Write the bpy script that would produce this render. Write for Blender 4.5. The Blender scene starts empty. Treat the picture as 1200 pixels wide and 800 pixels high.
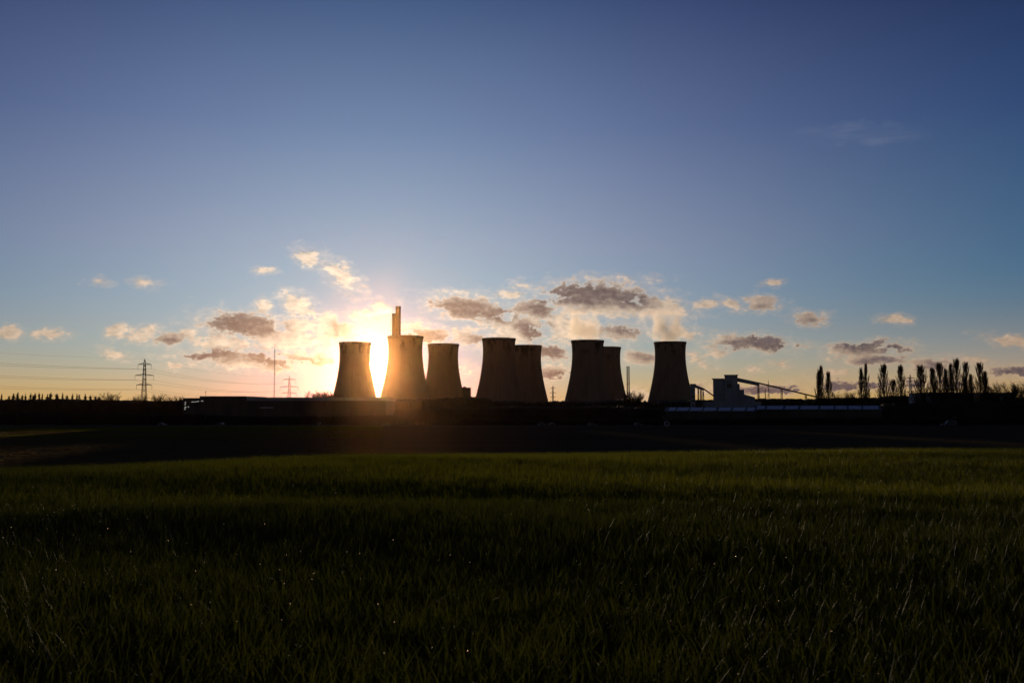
import bpy, math, random
import numpy as np
from mathutils import Vector, Matrix

random.seed(7)
RNG = np.random.default_rng(7)
scene = bpy.context.scene
PI = math.pi

# ------------------------------------------------------------------ camera
F = 1200 * 35 / 36.0            # focal length in photo pixels
HOR = 478.0                     # photo row of the true horizon
PITCH = math.atan((HOR - 400) / F)
EYE = 1.35
cam_d = bpy.data.cameras.new("camera")
cam = bpy.data.objects.new("camera", cam_d)
scene.collection.objects.link(cam)
cam.location = (0, 0, EYE)
cam.rotation_euler = (PI / 2 + PITCH, 0, 0)
cam_d.lens = 35
cam_d.sensor_width = 36
cam_d.clip_start = 0.05
cam_d.clip_end = 30000
cam_d.dof.use_dof = True
cam_d.dof.focus_distance = 220
cam_d.dof.aperture_fstop = 5.6
scene.camera = cam


def ray(px, py):
    a = (px - 600) / F
    b = (400 - py) / F
    c, s = math.cos(PITCH), math.sin(PITCH)
    return a, c - b * s, s + b * c


def P(px, py, D):
    """world point at forward distance D seen at photo pixel (px, py)"""
    x, y, z = ray(px, py)
    k = D / y
    return Vector((x * k, D, EYE + z * k))


def X(px, D):
    return P(px, HOR, D).x


def Z(py, D):
    return P(600, py, D).z


def sky_uv(px, py):
    x, y, z = ray(px, py)
    return math.atan2(x, y) * F, math.atan2(z, math.hypot(x, y)) * F


SUN_PX = (438, 429)
SU, SV = sky_uv(*SUN_PX)
SUN_AZ, SUN_EL = SU / F, SV / F     # azimuth from +Y towards +X, elevation

# ------------------------------------------------------------------ render
scene.view_settings.view_transform = 'Standard'
scene.view_settings.look = 'None'
scene.view_settings.gamma = 1
scene.view_settings.exposure = 0
scene.view_settings.use_curve_mapping = False
scene.cycles.max_bounces = 6
scene.cycles.diffuse_bounces = 2
scene.cycles.glossy_bounces = 2
scene.cycles.transmission_bounces = 4
scene.cycles.volume_bounces = 0
scene.cycles.transparent_max_bounces = 6
scene.cycles.volume_step_rate = 1.0
scene.cycles.volume_max_steps = 128
scene.cycles.use_denoising = True
scene.cycles.sample_clamp_indirect = 4

# ------------------------------------------------------------------ sun
sun_d = bpy.data.lights.new("sun", 'SUN')
sun_d.energy = 2.0
sun_d.angle = math.radians(0.53)
sun_d.color = (1.0, 0.74, 0.46)
sun = bpy.data.objects.new("sun", sun_d)
scene.collection.objects.link(sun)
sdir = Vector((math.sin(SUN_AZ) * math.cos(SUN_EL), math.cos(SUN_AZ) * math.cos(SUN_EL), math.sin(SUN_EL)))
sun.rotation_euler = sdir.to_track_quat('Z', 'Y').to_euler()


# ------------------------------------------------------------------ node helper
class NT:
    def __init__(s, tree):
        s.t = tree
        s.n = tree.nodes
        s.l = tree.links
        s.n.clear()

    def node(s, typ, **kw):
        nd = s.n.new(typ)
        for k, v in kw.items():
            setattr(nd, k, v)
        return nd

    def put(s, sock, v):
        if isinstance(v, bpy.types.NodeSocket):
            s.l.new(v, sock)
        elif v is not None:
            sock.default_value = v

    def m(s, op, a, b=None, c=None, clamp=False):
        nd = s.node('ShaderNodeMath', operation=op, use_clamp=clamp)
        for i, v in enumerate((a, b, c)):
            s.put(nd.inputs[i], v)
        return nd.outputs[0]

    def v(s, op, a, b=None, scale=None):
        nd = s.node('ShaderNodeVectorMath', operation=op)
        s.put(nd.inputs[0], a)
        s.put(nd.inputs[1], b)
        if scale is not None:
            s.put(nd.inputs['Scale'], scale)
        return nd.outputs['Value' if op in ('LENGTH', 'DOT_PRODUCT', 'DISTANCE') else 'Vector']

    def xyz(s, a=0.0, b=0.0, c=0.0):
        nd = s.node('ShaderNodeCombineXYZ')
        for i, q in enumerate((a, b, c)):
            s.put(nd.inputs[i], q)
        return nd.outputs[0]

    def sep(s, a):
        nd = s.node('ShaderNodeSeparateXYZ')
        s.put(nd.inputs[0], a)
        return nd.outputs

    def noise(s, vec, scale, detail=4, rough=0.55, out='Fac', dist=0.0):
        nd = s.node('ShaderNodeTexNoise')
        s.put(nd.inputs['Vector'], vec)
        nd.inputs['Scale'].default_value = scale
        nd.inputs['Detail'].default_value = detail
        nd.inputs['Roughness'].default_value = rough
        nd.inputs['Distortion'].default_value = dist
        return nd.outputs[out]

    def step(s, x, lo, hi, a=0.0, b=1.0):
        nd = s.node('ShaderNodeMapRange', interpolation_type='SMOOTHSTEP')
        s.put(nd.inputs['Value'], x)
        for k, q in (('From Min', lo), ('From Max', hi), ('To Min', a), ('To Max', b)):
            s.put(nd.inputs[k], q)
        return nd.outputs[0]

    def mix(s, f, a, b):
        nd = s.node('ShaderNodeMix', data_type='RGBA')
        s.put(nd.inputs['Factor'], f)
        for sock, q in ((nd.inputs[6], a), (nd.inputs[7], b)):
            if isinstance(q, tuple) and len(q) == 3:
                q = q + (1.0,)
            s.put(sock, q)
        return nd.outputs[2]

    def ramp(s, f, stops):
        nd = s.node('ShaderNodeValToRGB')
        s.put(nd.inputs[0], f)
        e = nd.color_ramp.elements
        e[0].position, e[0].color = stops[0][0], tuple(stops[0][1]) + (1,)
        e[1].position, e[1].color = stops[-1][0], tuple(stops[-1][1]) + (1,)
        for p, c in stops[1:-1]:
            el = e.new(p)
            el.color = tuple(c) + (1,)
        return nd.outputs[0]


# ------------------------------------------------------------------ world
world = bpy.data.worlds.new("World")
scene.world = world
world.use_nodes = True
w = NT(world.node_tree)
tc = w.node('ShaderNodeTexCoord').outputs['Generated']
dx, dy, dz = w.sep(tc)
U = w.m('MULTIPLY', w.m('ARCTAN2', dx, dy), F)
V = w.m('MULTIPLY', w.m('ARCTAN2', dz, w.m('SQRT', w.m('ADD', w.m('MULTIPLY', dx, dx), w.m('MULTIPLY', dy, dy)))), F)
UV = w.xyz(U, V, 0.0)
R = w.v('DISTANCE', UV, (SU, SV, 0))
EL = w.m('MAXIMUM', V, 0.0)
DU = w.m('ABSOLUTE', w.m('SUBTRACT', U, SU))


def expo(x, k, p=1.0, a=1.0):
    """a * exp(-(x/k)^p)"""
    q = w.m('DIVIDE', x, k)
    if p != 1.0:
        q = w.m('POWER', q, p)
    e = w.m('POWER', math.e, w.m('MULTIPLY', q, -1.0))
    return w.m('MULTIPLY', e, a) if a != 1.0 else e


SKYP = {
    'halo': [(0.0171, 350.0), (0.336, 332.0), (0.486, 452.0)],
    'deep': [(0.00793, 0.326, 0.316, 0.151, 0.0358), (0.481, 0.317, 0.219, 0.105, 0.0197), (0.512, 0.286, 0.229, 0.158, 0.0457)],
    'fall': [541.0, 981.0, 2840.0],
    'band': [(0.661, 1.79), (0.393, 0.153), (0.127, 0.819)],
    'wide': [79.5, 301.0, 127.0],
    'glow': [0.000923, 0.000931, 0.00153],
    'rise': (66, 1.6),
}
KN = (0.0, 90.0, 190.0, 320.0, 480.0)
halo = w.xyz(*[expo(R, sc, 1.5, am) for am, sc in SKYP['halo']])
dp = SKYP['deep']
deep = w.ramp(w.m('DIVIDE', EL, 1000.0), [(k / 1000, (dp[0][i], dp[1][i], dp[2][i])) for i, k in enumerate(KN)] + [(1, tuple(.6 * dp[c][4] for c in range(3)))])
deep = w.v('MULTIPLY', deep, w.xyz(*[expo(w.m('MINIMUM', DU, 780), q, 2) for q in SKYP['fall']]))
air = w.v('ADD', halo, deep)
band = w.v('ADD', w.xyz(*[expo(DU, q, 1.3, bb[1]) for q, bb in zip(SKYP['wide'], SKYP['band'])]), tuple(bb[0] for bb in SKYP['band']))
sky = w.mix(expo(EL, SKYP['rise'][0], SKYP['rise'][1]), air, band)

# clouds: (photo x, photo y, half width, half height, tilt in degrees, weight)
LIGHT = [
    (6, 390, 13, 4.5, 0, 1), (60, 391.5, 14, 4, 0, .9), (136, 389, 9, 5, 10, .9), (166, 392, 22, 7, 5, .8),
    (197, 397, 18, 7, 0, 1), (138, 416, 13, 2.5, -18, .8), (202, 427.5, 7, 3, 0, .7), (172, 388, 8, 3.5, 0, .7), (222, 391, 9, 4, 0, .6),
    (287, 382, 56, 17, -4, 1), (262, 403, 48, 9, 0, .8), (330, 398, 62, 17, 0, .85), (280, 421, 75, 11, -4, .95), (352, 420, 36, 10, 0, .8),
    (348, 357, 17, 12, -25, .9), (308, 359, 6, 7, 30, .7), (361, 302, 11, 9, -30, .9), (398, 322, 28, 12, -38, .8), (310, 316, 5, 3, 0, .7),
    (348, 381, 30, 10, -4, .9), (384, 381, 20, 14, -30, .95), (412, 389, 22, 10, -22, .95), (428, 370, 20, 6, -6, .95), (448, 363, 10, 7, -30, .8), (350, 396, 34, 11, 0, .7), (476, 384, 14, 6, 0, .8), (502, 391, 28, 10, -8, .9),
    (116, 331, 5, 2, 0, .5), (172, 332, 6, 2, 0, .4),
    (548, 361, 54, 17, -6, 1), (602, 385, 46, 17, -20, .95), (555, 395, 34, 12, -8, .7), (598, 345, 18, 4.5, -3, .75), (609, 335, 7, 3, 0, .5),
    (700, 345, 74, 19, 0, 1), (705, 358, 92, 15, -4, .9), (768, 356, 38, 14, -12, .85), (788, 366, 26, 5, -4, .7), (628, 362, 28, 13, 0, 1),
    (622, 377, 25, 10, -15, .7), (665, 384, 38, 22, -6, .8), (640, 411, 27, 11, -4, .95), (722, 390, 34, 12, 4, .7), (654, 435, 22, 10, 4, .9),
    (752, 420, 26, 7, 0, .95), (810, 392, 16, 6, -22, .7), (745, 463, 24, 8, 0, .7), (530, 432, 18, 8, 0, .6),
    (829, 355, 15, 4.5, 8, .8), (858, 357, 9, 5, -15, .8), (893, 356, 19, 8, -8, .95), (948, 373, 19, 6.5, -6, .95), (906, 331, 5, 2, 0, .6),
    (1047, 374, 13, 3.5, -3, .9), (866, 401, 46, 8, 0, .85), (893, 404, 50, 7, -3, .95), (818, 420, 15, 6, -30, .6), (838, 414, 12, 3.5, 0, .6),
    (1012, 409, 40, 8, 0, .9), (1020, 421, 36, 6, -2, .85), (1052, 407, 17, 5, -3, .8), (1080, 426, 26, 5, -4, .8), (1098, 428, 12, 6, 15, .7), (1186, 400, 24, 4, -14, .7),
    (1187, 436, 30, 4, 0, .9), (975, 437, 20, 1.8, 0, .8), (916, 427, 5, 2.5, 0, .6), (882, 434, 4, 2, 0, .5), (1142, 424, 12, 2.5, -6, .5),
    (895, 456, 55, 6, 3, .8), (1000, 452, 62, 6, 0, .7), (855, 452, 28, 6, 0, .6), (1090, 450, 60, 5, 0, .5), (820, 456, 16, 6, 0, .6),
]
DARK = [
    (288, 381, 48, 13, -5, 1), (245, 416, 38, 5, 0, .9), (312, 420, 28, 6, -12, .9), (362, 424, 26, 6, 0, .8), (200, 399, 11, 4, 0, .6),
    (400, 385, 7, 11, 40, .7), (500, 395, 24, 9, -6, .9), (545, 362, 42, 10, -8, 1), (582, 369, 28, 8, -12, .9), (625, 391, 22, 7, -32, .95),
    (690, 345, 62, 14, -2, 1), (735, 350, 30, 11, -6, .85), (648, 348, 24, 9, 10, .8), (630, 362, 17, 7, -5, .8), (560, 398, 16, 5, -5, .6), (642, 411, 18, 6, -4, .9),
    (654, 439, 20, 4, 0, .8), (638, 384, 5, 4, 0, .7), (757, 419, 15, 4, 0, .5), (894, 357, 13, 4, -8, .35), (948, 374, 10, 3, 0, .45),
    (893, 401, 24, 5.5, -8, .95), (920, 406, 26, 4, -4, .8), (862, 404, 15, 4, 0, .7), (1008, 405, 24, 4.5, -3, .9), (1045, 408, 18, 4, -5, .8),
    (1030, 422, 22, 3.5, 0, .6), (1190, 436, 26, 3, 0, .8), (905, 457, 48, 5, 0, .9), (1000, 453, 60, 4.5, 0, .85), (728, 387, 24, 6, -4, .55), (1092, 428, 16, 3, 0, .5),
    (1085, 450, 50, 4, 0, .6), (822, 447, 14, 3, 0, .5),
]
wv = w.noise(w.v('MULTIPLY', UV, (1, 1.5, 1)), 0.045, 3, .6, 'Color')
wv2 = w.noise(UV, 0.16, 3, .6, 'Color')
warp = w.v('ADD', w.v('SCALE', w.v('SUBTRACT', wv, (.5, .5, .5)), scale=17.0), w.v('SCALE', w.v('SUBTRACT', wv2, (.5, .5, .5)), scale=5.0))
warp = w.v('MULTIPLY', warp, (1.3, .62, 0))
Q = w.v('ADD', UV, warp)


def field(items, q, grow=0.0):
    acc = None
    for (cx, cy, rx, ry, tilt, wt) in items:
        u, v_ = sky_uv(cx, cy)
        mp = w.node('ShaderNodeMapping', vector_type='TEXTURE')
        if acc is None:
            w.put(mp.inputs['Vector'], q)
        else:       # evaluated one after the other, which keeps the shader small
            ch = w.node('ShaderNodeVectorMath', operation='MULTIPLY_ADD')
            w.put(ch.inputs[0], acc)
            ch.inputs[1].default_value = (1e-7, 1e-7, 0)
            w.put(ch.inputs[2], q)
            w.put(mp.inputs['Vector'], ch.outputs[0])
        mp.inputs['Location'].default_value = (u, v_, 0)
        mp.inputs['Rotation'].default_value = (0, 0, math.radians(tilt))
        mp.inputs['Scale'].default_value = (rx + grow * 1.25, ry + grow * .55, 1)
        val = w.m('MULTIPLY_ADD', w.v('LENGTH', mp.outputs[0]), -wt, wt)
        acc = val if acc is None else w.m('MAXIMUM', acc, val)
    return w.m('MAXIMUM', acc, -1.0)


NP = w.v('MULTIPLY', UV, (.72, 1.5, 1))
n1 = w.noise(NP, 0.055, 6, .62)
tosun = w.v('SCALE', w.v('NORMALIZE', w.v('SUBTRACT', (SU, SV, 0), UV)), scale=5.0)
n2 = w.noise(w.v('MULTIPLY', w.v('ADD', UV, tosun), (.72, 1.5, 1)), 0.055, 4, .62)
nh = w.noise(w.v('MULTIPLY', UV, (.85, 1.25, 1)), 0.15, 5, .62)
rag = w.m('ADD', w.m('MULTIPLY', w.m('SUBTRACT', n1, .5), 1.7), w.m('MULTIPLY', w.m('SUBTRACT', nh, .5), .85))
near = expo(R, 270, 1.3)
lightc = w.v('ADD', w.v('SCALE', (.84, .75, .58), scale=near), (.52, .36, .25))
lightc = w.v('ADD', lightc, w.v('SCALE', (.8, .65, .45), scale=expo(R, 40)))
relief = w.m('ADD', 1.0, w.m('MULTIPLY', w.m('SUBTRACT', n1, n2), 1.7))
lightc = w.v('SCALE', lightc, scale=w.m('MINIMUM', w.m('MAXIMUM', relief, .6), 1.5))
darkc = w.v('ADD', w.v('SCALE', (.70, .50, .32), scale=expo(R, 85)), (.092, .082, .108))
darkc = w.v('SCALE', darkc, scale=w.m('ADD', .35, w.m('MULTIPLY', n1, 1.3)))
# glow of the air round the sun, and the disc
glow = w.v('ADD', w.v('SCALE', (5.5, 4.2, 2.4), scale=expo(R, 13)), w.v('SCALE', tuple(SKYP['glow']), scale=expo(R, 58)))
disc = w.v('SCALE', (60.0, 48.0, 30.0), scale=w.step(R, 5.0, 6.2, 1.0, 0.0))
glow = w.v('ADD', glow, disc)
back = w.step(DU, 900, 2600, 1.0, .7)
# faint cirrus, high on the right
cu, cv = sky_uv(1012, 158)


def background(col):
    bg = w.node('ShaderNodeBackground')
    w.put(bg.inputs[0], w.v('SCALE', w.v('ADD', col, glow), scale=back))
    bg.inputs[1].default_value = SKY_GAIN
    return bg.outputs[0]


def cloudy(u0, u1):
    """the sky with the clouds that lie between two azimuths"""
    def keep(items):
        return [i for i in items if sky_uv(i[0], i[1])[0] + i[2] + 26 > u0 and sky_uv(i[0], i[1])[0] - i[2] - 26 < u1]
    L_, D_ = keep(LIGHT), keep(DARK)
    body = w.m('ADD', field(L_, Q, 6.5), rag)
    alpha = w.step(body, .04, .50)
    veil = w.m('MULTIPLY', w.step(body, -.38, .35), .26)
    dk = w.m('ADD', field(D_, Q, 12.0), w.m('MULTIPLY', rag, .45))
    dark = w.m('MULTIPLY', w.m('MULTIPLY', w.step(dk, -.16, .66), w.step(nh, .25, .6, .80, 1.0)), w.step(alpha, .55, 1.0))
    thick = w.m('MAXIMUM', veil, w.m('MULTIPLY', alpha, w.m('ADD', .80, w.m('MULTIPLY', dark, .18))))
    return background(w.mix(thick, sky, w.mix(dark, lightc, darkc)))


def choose(cond, a, b):
    """b where cond is 1, else a"""
    mx = w.node('ShaderNodeMixShader')
    w.put(mx.inputs[0], cond)
    w.l.new(a, mx.inputs[1])
    w.l.new(b, mx.inputs[2])
    return mx.outputs[0]


SKY_GAIN = .95
cuts = [-10000, -300, -130, 30, 150, 300, 10000]
clouds = cloudy(cuts[0], cuts[1])
for k in range(1, len(cuts) - 1):
    clouds = choose(w.m('GREATER_THAN', U, cuts[k]), clouds, cloudy(cuts[k], cuts[k + 1]))
cp = w.node('ShaderNodeMapping', vector_type='TEXTURE')
w.put(cp.inputs['Vector'], w.v('ADD', UV, w.v('MULTIPLY', warp, (2, 2, 0))))
cp.inputs['Location'].default_value = (cu, cv, 0)
cp.inputs['Rotation'].default_value = (0, 0, math.radians(-6))
cp.inputs['Scale'].default_value = (80, 15, 1)
cf = w.m('SUBTRACT', 1.0, w.v('LENGTH', cp.outputs[0]))
cn = w.noise(w.v('MULTIPLY', UV, (.3, 2.2, 1)), 0.03, 5, .6)
cirrus = w.m('MULTIPLY', w.step(cf, -.1, .9), w.step(cn, .3, .7))
high = background(w.mix(w.m('MULTIPLY', cirrus, .20), sky, (.36, .40, .50)))
front = w.m('MULTIPLY', w.m('LESS_THAN', w.m('ABSOLUTE', U), 660), w.m('GREATER_THAN', V, -5))
low = w.m('MULTIPLY', w.m('LESS_THAN', V, 205), front)
cir = w.m('MULTIPLY', w.m('MULTIPLY', w.m('GREATER_THAN', U, cu - 170), w.m('LESS_THAN', V, cv + 60)), w.m('GREATER_THAN', V, cv - 60))
out = choose(low, choose(w.m('MULTIPLY', cir, front), background(sky), high), clouds)
nish = w.node('ShaderNodeTexSky', sky_type='NISHITA')
nish.sun_disc = False
nish.sun_elevation = SUN_EL
nish.sun_rotation = SUN_AZ
nish.air_density = 1.2
nish.dust_density = 1.0
bg2 = w.node('ShaderNodeBackground')
w.put(bg2.inputs[0], nish.outputs[0])
bg2.inputs[1].default_value = .05
mxs = w.node('ShaderNodeMixShader')
mxs.inputs[0].default_value = .12
w.l.new(out, mxs.inputs[1])
w.l.new(bg2.outputs[0], mxs.inputs[2])
wo = w.node('ShaderNodeOutputWorld')
w.l.new(mxs.outputs[0], wo.inputs[0])
world.cycles.sampling_method = 'MANUAL'
world.cycles.sample_map_resolution = 1024


# ------------------------------------------------------------------ materials
def material(name, c1, c2=None, rough=.8, scale=1.0, metallic=0.0, detail=4, spec=.4, bump=0.0, stretch=(1, 1, 1)):
    m = bpy.data.materials.new(name)
    m.use_nodes = True
    t = NT(m.node_tree)
    co = t.node('ShaderNodeTexCoord').outputs['Object']
    co = t.v('MULTIPLY', co, stretch)
    n = t.noise(co, scale, detail, .6)
    b = t.node('ShaderNodeBsdfPrincipled')
    t.put(b.inputs['Base Color'], t.mix(t.step(n, .35, .65), c1, c2 or tuple(q * .7 for q in c1)))
    b.inputs['Roughness'].default_value = rough
    b.inputs['Metallic'].default_value = metallic
    b.inputs['Specular IOR Level'].default_value = spec
    if bump:
        bm = t.node('ShaderNodeBump')
        bm.inputs['Distance'].default_value = bump
        t.put(bm.inputs['Height'], n)
        t.l.new(bm.outputs[0], b.inputs['Normal'])
    o = t.node('ShaderNodeOutputMaterial')
    t.l.new(b.outputs[0], o.inputs[0])
    return m


M = {}
M['steel'] = material('galvanised steel', (.22, .22, .22), rough=.55, metallic=.6, scale=.5)
M['wire'] = material('aluminium conductor', (.16, .15, .14), rough=.5, metallic=.5)
M['glass_ins'] = material('insulator glaze', (.10, .06, .045), rough=.3)
M['brickwork'] = material('dark industrial cladding', (.07, .06, .055), (.04, .036, .034), scale=.15, stretch=(1, 1, .2))
M['cladding'] = material('grey profiled cladding', (.27, .28, .31), (.20, .21, .24), scale=.25, rough=.6, stretch=(1, 1, .15))
M['roof'] = material('weathered roof sheet', (.07, .07, .075), (.045, .045, .05), scale=.3, rough=.6)
M['rooflight'] = material('translucent roof sheet', (.50, .56, .66), (.38, .43, .52), scale=.35, rough=.45)
M['dark_metal'] = material('dark painted steel', (.05, .05, .055), rough=.5, scale=.4)
M['bark'] = material('winter bark', (.045, .034, .024), (.025, .019, .014), scale=.8)
M['twig'] = material('winter twigs', (.05, .034, .022), (.03, .02, .014), scale=.3, rough=.9, spec=.1)
M['hedge'] = material('hedge and wood twigs', (.046, .038, .024), (.028, .023, .015), scale=.06, rough=.95, spec=.1)
M['tyre'] = material('tyre rubber', (.02, .02, .02), rough=.8)
M['rim'] = material('wheel alloy', (.35, .35, .36), rough=.3, metallic=.9)
M['glass'] = material('window glass', (.02, .025, .03), rough=.3, spec=.4)
M['concrete_ring'] = material('pale concrete', (.26, .27, .30), (.20, .21, .23), scale=2)
M['black_void'] = material('dark inner face', (.02, .02, .02))
M['lamp_glass'] = material('lamp lens', (.4, .4, .4), rough=.2)


def concrete():
    m = bpy.data.materials.new('stained tower concrete')
    m.use_nodes = True
    t = NT(m.node_tree)
    co = t.node('ShaderNodeTexCoord').outputs['Object']
    rnd = t.node('ShaderNodeObjectInfo').outputs['Random']
    x, y, z = t.sep(co)
    ang = t.m('ARCTAN2', x, y)
    seed = t.m('MULTIPLY', rnd, 50.0)
    drip = t.noise(t.xyz(t.m('MULTIPLY', ang, 9.0), t.m('MULTIPLY', z, .012), seed), 1.0, 5, .6)
    patch = t.noise(t.xyz(t.m('MULTIPLY', ang, 2.2), t.m('MULTIPLY', z, .03), seed), 1.0, 3, .55)
    lift = t.m('MULTIPLY', t.m('FRACT', t.m('DIVIDE', z, 1.5)), 1.0)
    ring = t.step(lift, .0, .12, .82, 1.0)
    top = t.step(z, 86, 108)
    a = t.mix(t.step(drip, .3, .75), (.21, .158, .122), (.165, .122, .094))
    soot = t.m('MULTIPLY', t.step(patch, .50, .60), t.m('ADD', .18, t.m('MULTIPLY', top, .75)))
    a = t.mix(soot, a, (.045, .036, .03))
    a = t.v('SCALE', a, scale=ring)
    b = t.node('ShaderNodeBsdfPrincipled')
    t.put(b.inputs['Base Color'], a)
    b.inputs['Roughness'].default_value = .9
    b.inputs['Specular IOR Level'].default_value = .2
    o = t.node('ShaderNodeOutputMaterial')
    t.l.new(b.outputs[0], o.inputs[0])
    return m


M['concrete'] = concrete()
M['chimney'] = material('chimney concrete', (.15, .115, .09), (.11, .085, .07), scale=.08, rough=.9, stretch=(1, 1, .15), spec=.2)


def leafy(name, c1, c2, c3, rough, trans):
    m = bpy.data.materials.new(name)
    m.use_nodes = True
    t = NT(m.node_tree)
    rnd = t.node('ShaderNodeObjectInfo').outputs['Random']
    co = t.node('ShaderNodeTexCoord').outputs['Object']
    n = t.noise(co, 9.0, 2, .5)
    col = t.mix(t.step(n, .38, .62), t.mix(rnd, c1, c2), c3)
    pr = t.node('ShaderNodeBsdfPrincipled')
    t.put(pr.inputs['Base Color'], col)
    pr.inputs['Roughness'].default_value = rough
    pr.inputs['Specular IOR Level'].default_value = .22
    tr = t.node('ShaderNodeBsdfTranslucent')
    t.put(tr.inputs[0], t.v('MULTIPLY', col, (1.25, 1.25, .55)))
    mx = t.node('ShaderNodeMixShader')
    mx.inputs[0].default_value = trans
    t.l.new(pr.outputs[0], mx.inputs[1])
    t.l.new(tr.outputs[0], mx.inputs[2])
    o = t.node('ShaderNodeOutputMaterial')
    t.l.new(mx.outputs[0], o.inputs[0])
    return m


M['blade'] = leafy('wheat blade', (.050, .056, .009), (.062, .062, .010), (.037, .046, .009), .58, .5)
M['blade_lit'] = leafy('wheat blade painted sunlit', (.084, .086, .010), (.104, .097, .011), (.062, .071, .009), .6, .62)  # brighter, yellower copy of the blade green: mid-field sunlight painted into the colour
M['stubble'] = leafy('straw blade', (.12, .075, .035), (.09, .055, .028), (.07, .045, .022), .5, .5)


def field_mat():
    m = bpy.data.materials.new('wheat field ground')
    m.use_nodes = True
    t = NT(m.node_tree)
    co = t.node('ShaderNodeTexCoord').outputs['Object']
    n = t.noise(co, 1.2, 5, .65)
    big = t.noise(t.v('MULTIPLY', co, (.25, 1, 1)), .04, 4, .6)
    soil = t.mix(t.step(n, .4, .62), (.030, .022, .014), (.018, .014, .009))
    crop = t.mix(t.step(big, .4, .6), (.085, .066, .040), (.10, .078, .045))
    y = t.sep(co)[1]
    col = t.mix(t.step(y, 20, 70), soil, crop)
    b = t.node('ShaderNodeBsdfPrincipled')
    t.put(b.inputs['Base Color'], col)
    b.inputs['Roughness'].default_value = 1.0
    b.inputs['Specular IOR Level'].default_value = .0
    bm = t.node('ShaderNodeBump')
    bm.inputs['Distance'].default_value = .12
    t.put(bm.inputs['Height'], t.noise(co, 3.0, 5, .7))
    t.l.new(bm.outputs[0], b.inputs['Normal'])
    o = t.node('ShaderNodeOutputMaterial')
    t.l.new(b.outputs[0], o.inputs[0])
    return m


M['field'] = field_mat()
M['tarmac'] = material('tarmac', (.05, .05, .05), (.035, .035, .036), scale=.8, rough=.85)


# ------------------------------------------------------------------ mesh helper
class MB:
    def __init__(s):
        s.v = []
        s.f = []

    def box(s, lo, hi, rot=0.0, c=None):
        b = len(s.v)
        pts = [(x, y, z) for z in (lo[2], hi[2]) for (x, y) in ((lo[0], lo[1]), (hi[0], lo[1]), (hi[0], hi[1]), (lo[0], hi[1]))]
        s.v += pts
        s.f += [(b, b + 3, b + 2, b + 1), (b + 4, b + 5, b + 6, b + 7)]
        s.f += [(b + i, b + (i + 1) % 4, b + 4 + (i + 1) % 4, b + 4 + i) for i in range(4)]
        return s

    def prism(s, poly, y0, y1):
        """poly: (x, z) outline, extruded along y"""
        b = len(s.v)
        n = len(poly)
        s.v += [(x, y0, z) for x, z in poly] + [(x, y1, z) for x, z in poly]
        s.f += [tuple(range(b, b + n)), tuple(range(b + 2 * n - 1, b + n - 1, -1))]
        s.f += [(b + i, b + n + i, b + n + (i + 1) % n, b + (i + 1) % n) for i in range(n)]
        return s

    def tube(s, p, q, r0, r1=None, n=4, cap=False):
        r1 = r0 if r1 is None else r1
        p, q = Vector(p), Vector(q)
        d = (q - p)
        if d.length < 1e-6:
            return s
        d.normalize()
        a = d.cross(Vector((0, 0, 1)) if abs(d.z) < .9 else Vector((1, 0, 0))).normalized()
        c = d.cross(a)
        b = len(s.v)
        for cen, r in ((p, r0), (q, r1)):
            for i in range(n):
                t = 2 * PI * i / n
                s.v.append(tuple(cen + a * (r * math.cos(t)) + c * (r * math.sin(t))))
        s.f += [(b + i, b + (i + 1) % n, b + n + (i + 1) % n, b + n + i) for i in range(n)]
        if cap:
            s.f += [tuple(range(b, b + n))[::-1], tuple(range(b + n, b + 2 * n))]
        return s

    def poly(s, pts, r, n=4):
        for i in range(len(pts) - 1):
            s.tube(pts[i], pts[i + 1], r, r, n)
        return s

    def lathe(s, prof, n=48, c=(0, 0), close=False):
        b = len(s.v)
        for r, z in prof:
            for i in range(n):
                t = 2 * PI * i / n
                s.v.append((c[0] + r * math.cos(t), c[1] + r * math.sin(t), z))
        k = len(prof)
        for j in range(k - 1 + (1 if close else 0)):
            j2 = (j + 1) % k
            for i in range(n):
                s.f.append((b + j * n + i, b + j * n + (i + 1) % n, b + j2 * n + (i + 1) % n, b + j2 * n + i))
        return s

    def build(s, name, mat, parent=None, smooth=False, loc=None):
        me = bpy.data.meshes.new(name)
        me.from_pydata(s.v, [], s.f)
        me.materials.append(mat)
        if smooth:
            me.polygons.foreach_set('use_smooth', [True] * len(me.polygons))
        me.update()
        o = bpy.data.objects.new(name, me)
        scene.collection.objects.link(o)
        if parent:
            o.parent = parent
        if loc is not None:
            o.location = loc
        return o


def tag(o, label=None, cat=None, group=None, kind=None):
    for k, v in (('label', label), ('category', cat), ('group', group), ('kind', kind)):
        if v:
            o[k] = v
    return o


def thing(name, loc, label, cat, group=None, rz=0.0):
    o = bpy.data.objects.new(name, None)
    scene.collection.objects.link(o)
    o.empty_display_size = .5
    o.location = loc
    o.rotation_euler = (0, 0, rz)
    return tag(o, label, cat, group)


def copy_tree(o, parent=None):
    c = o.copy()
    scene.collection.objects.link(c)
    if parent:
        c.parent = parent
    for ch in list(o.children):
        copy_tree(ch, c)
    return c


# ------------------------------------------------------------------ ground
def sstep(a, b, x):
    t = np.clip((x - a) / (b - a), 0, 1)
    return t * t * (3 - 2 * t)


LOW = -7.2


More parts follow.
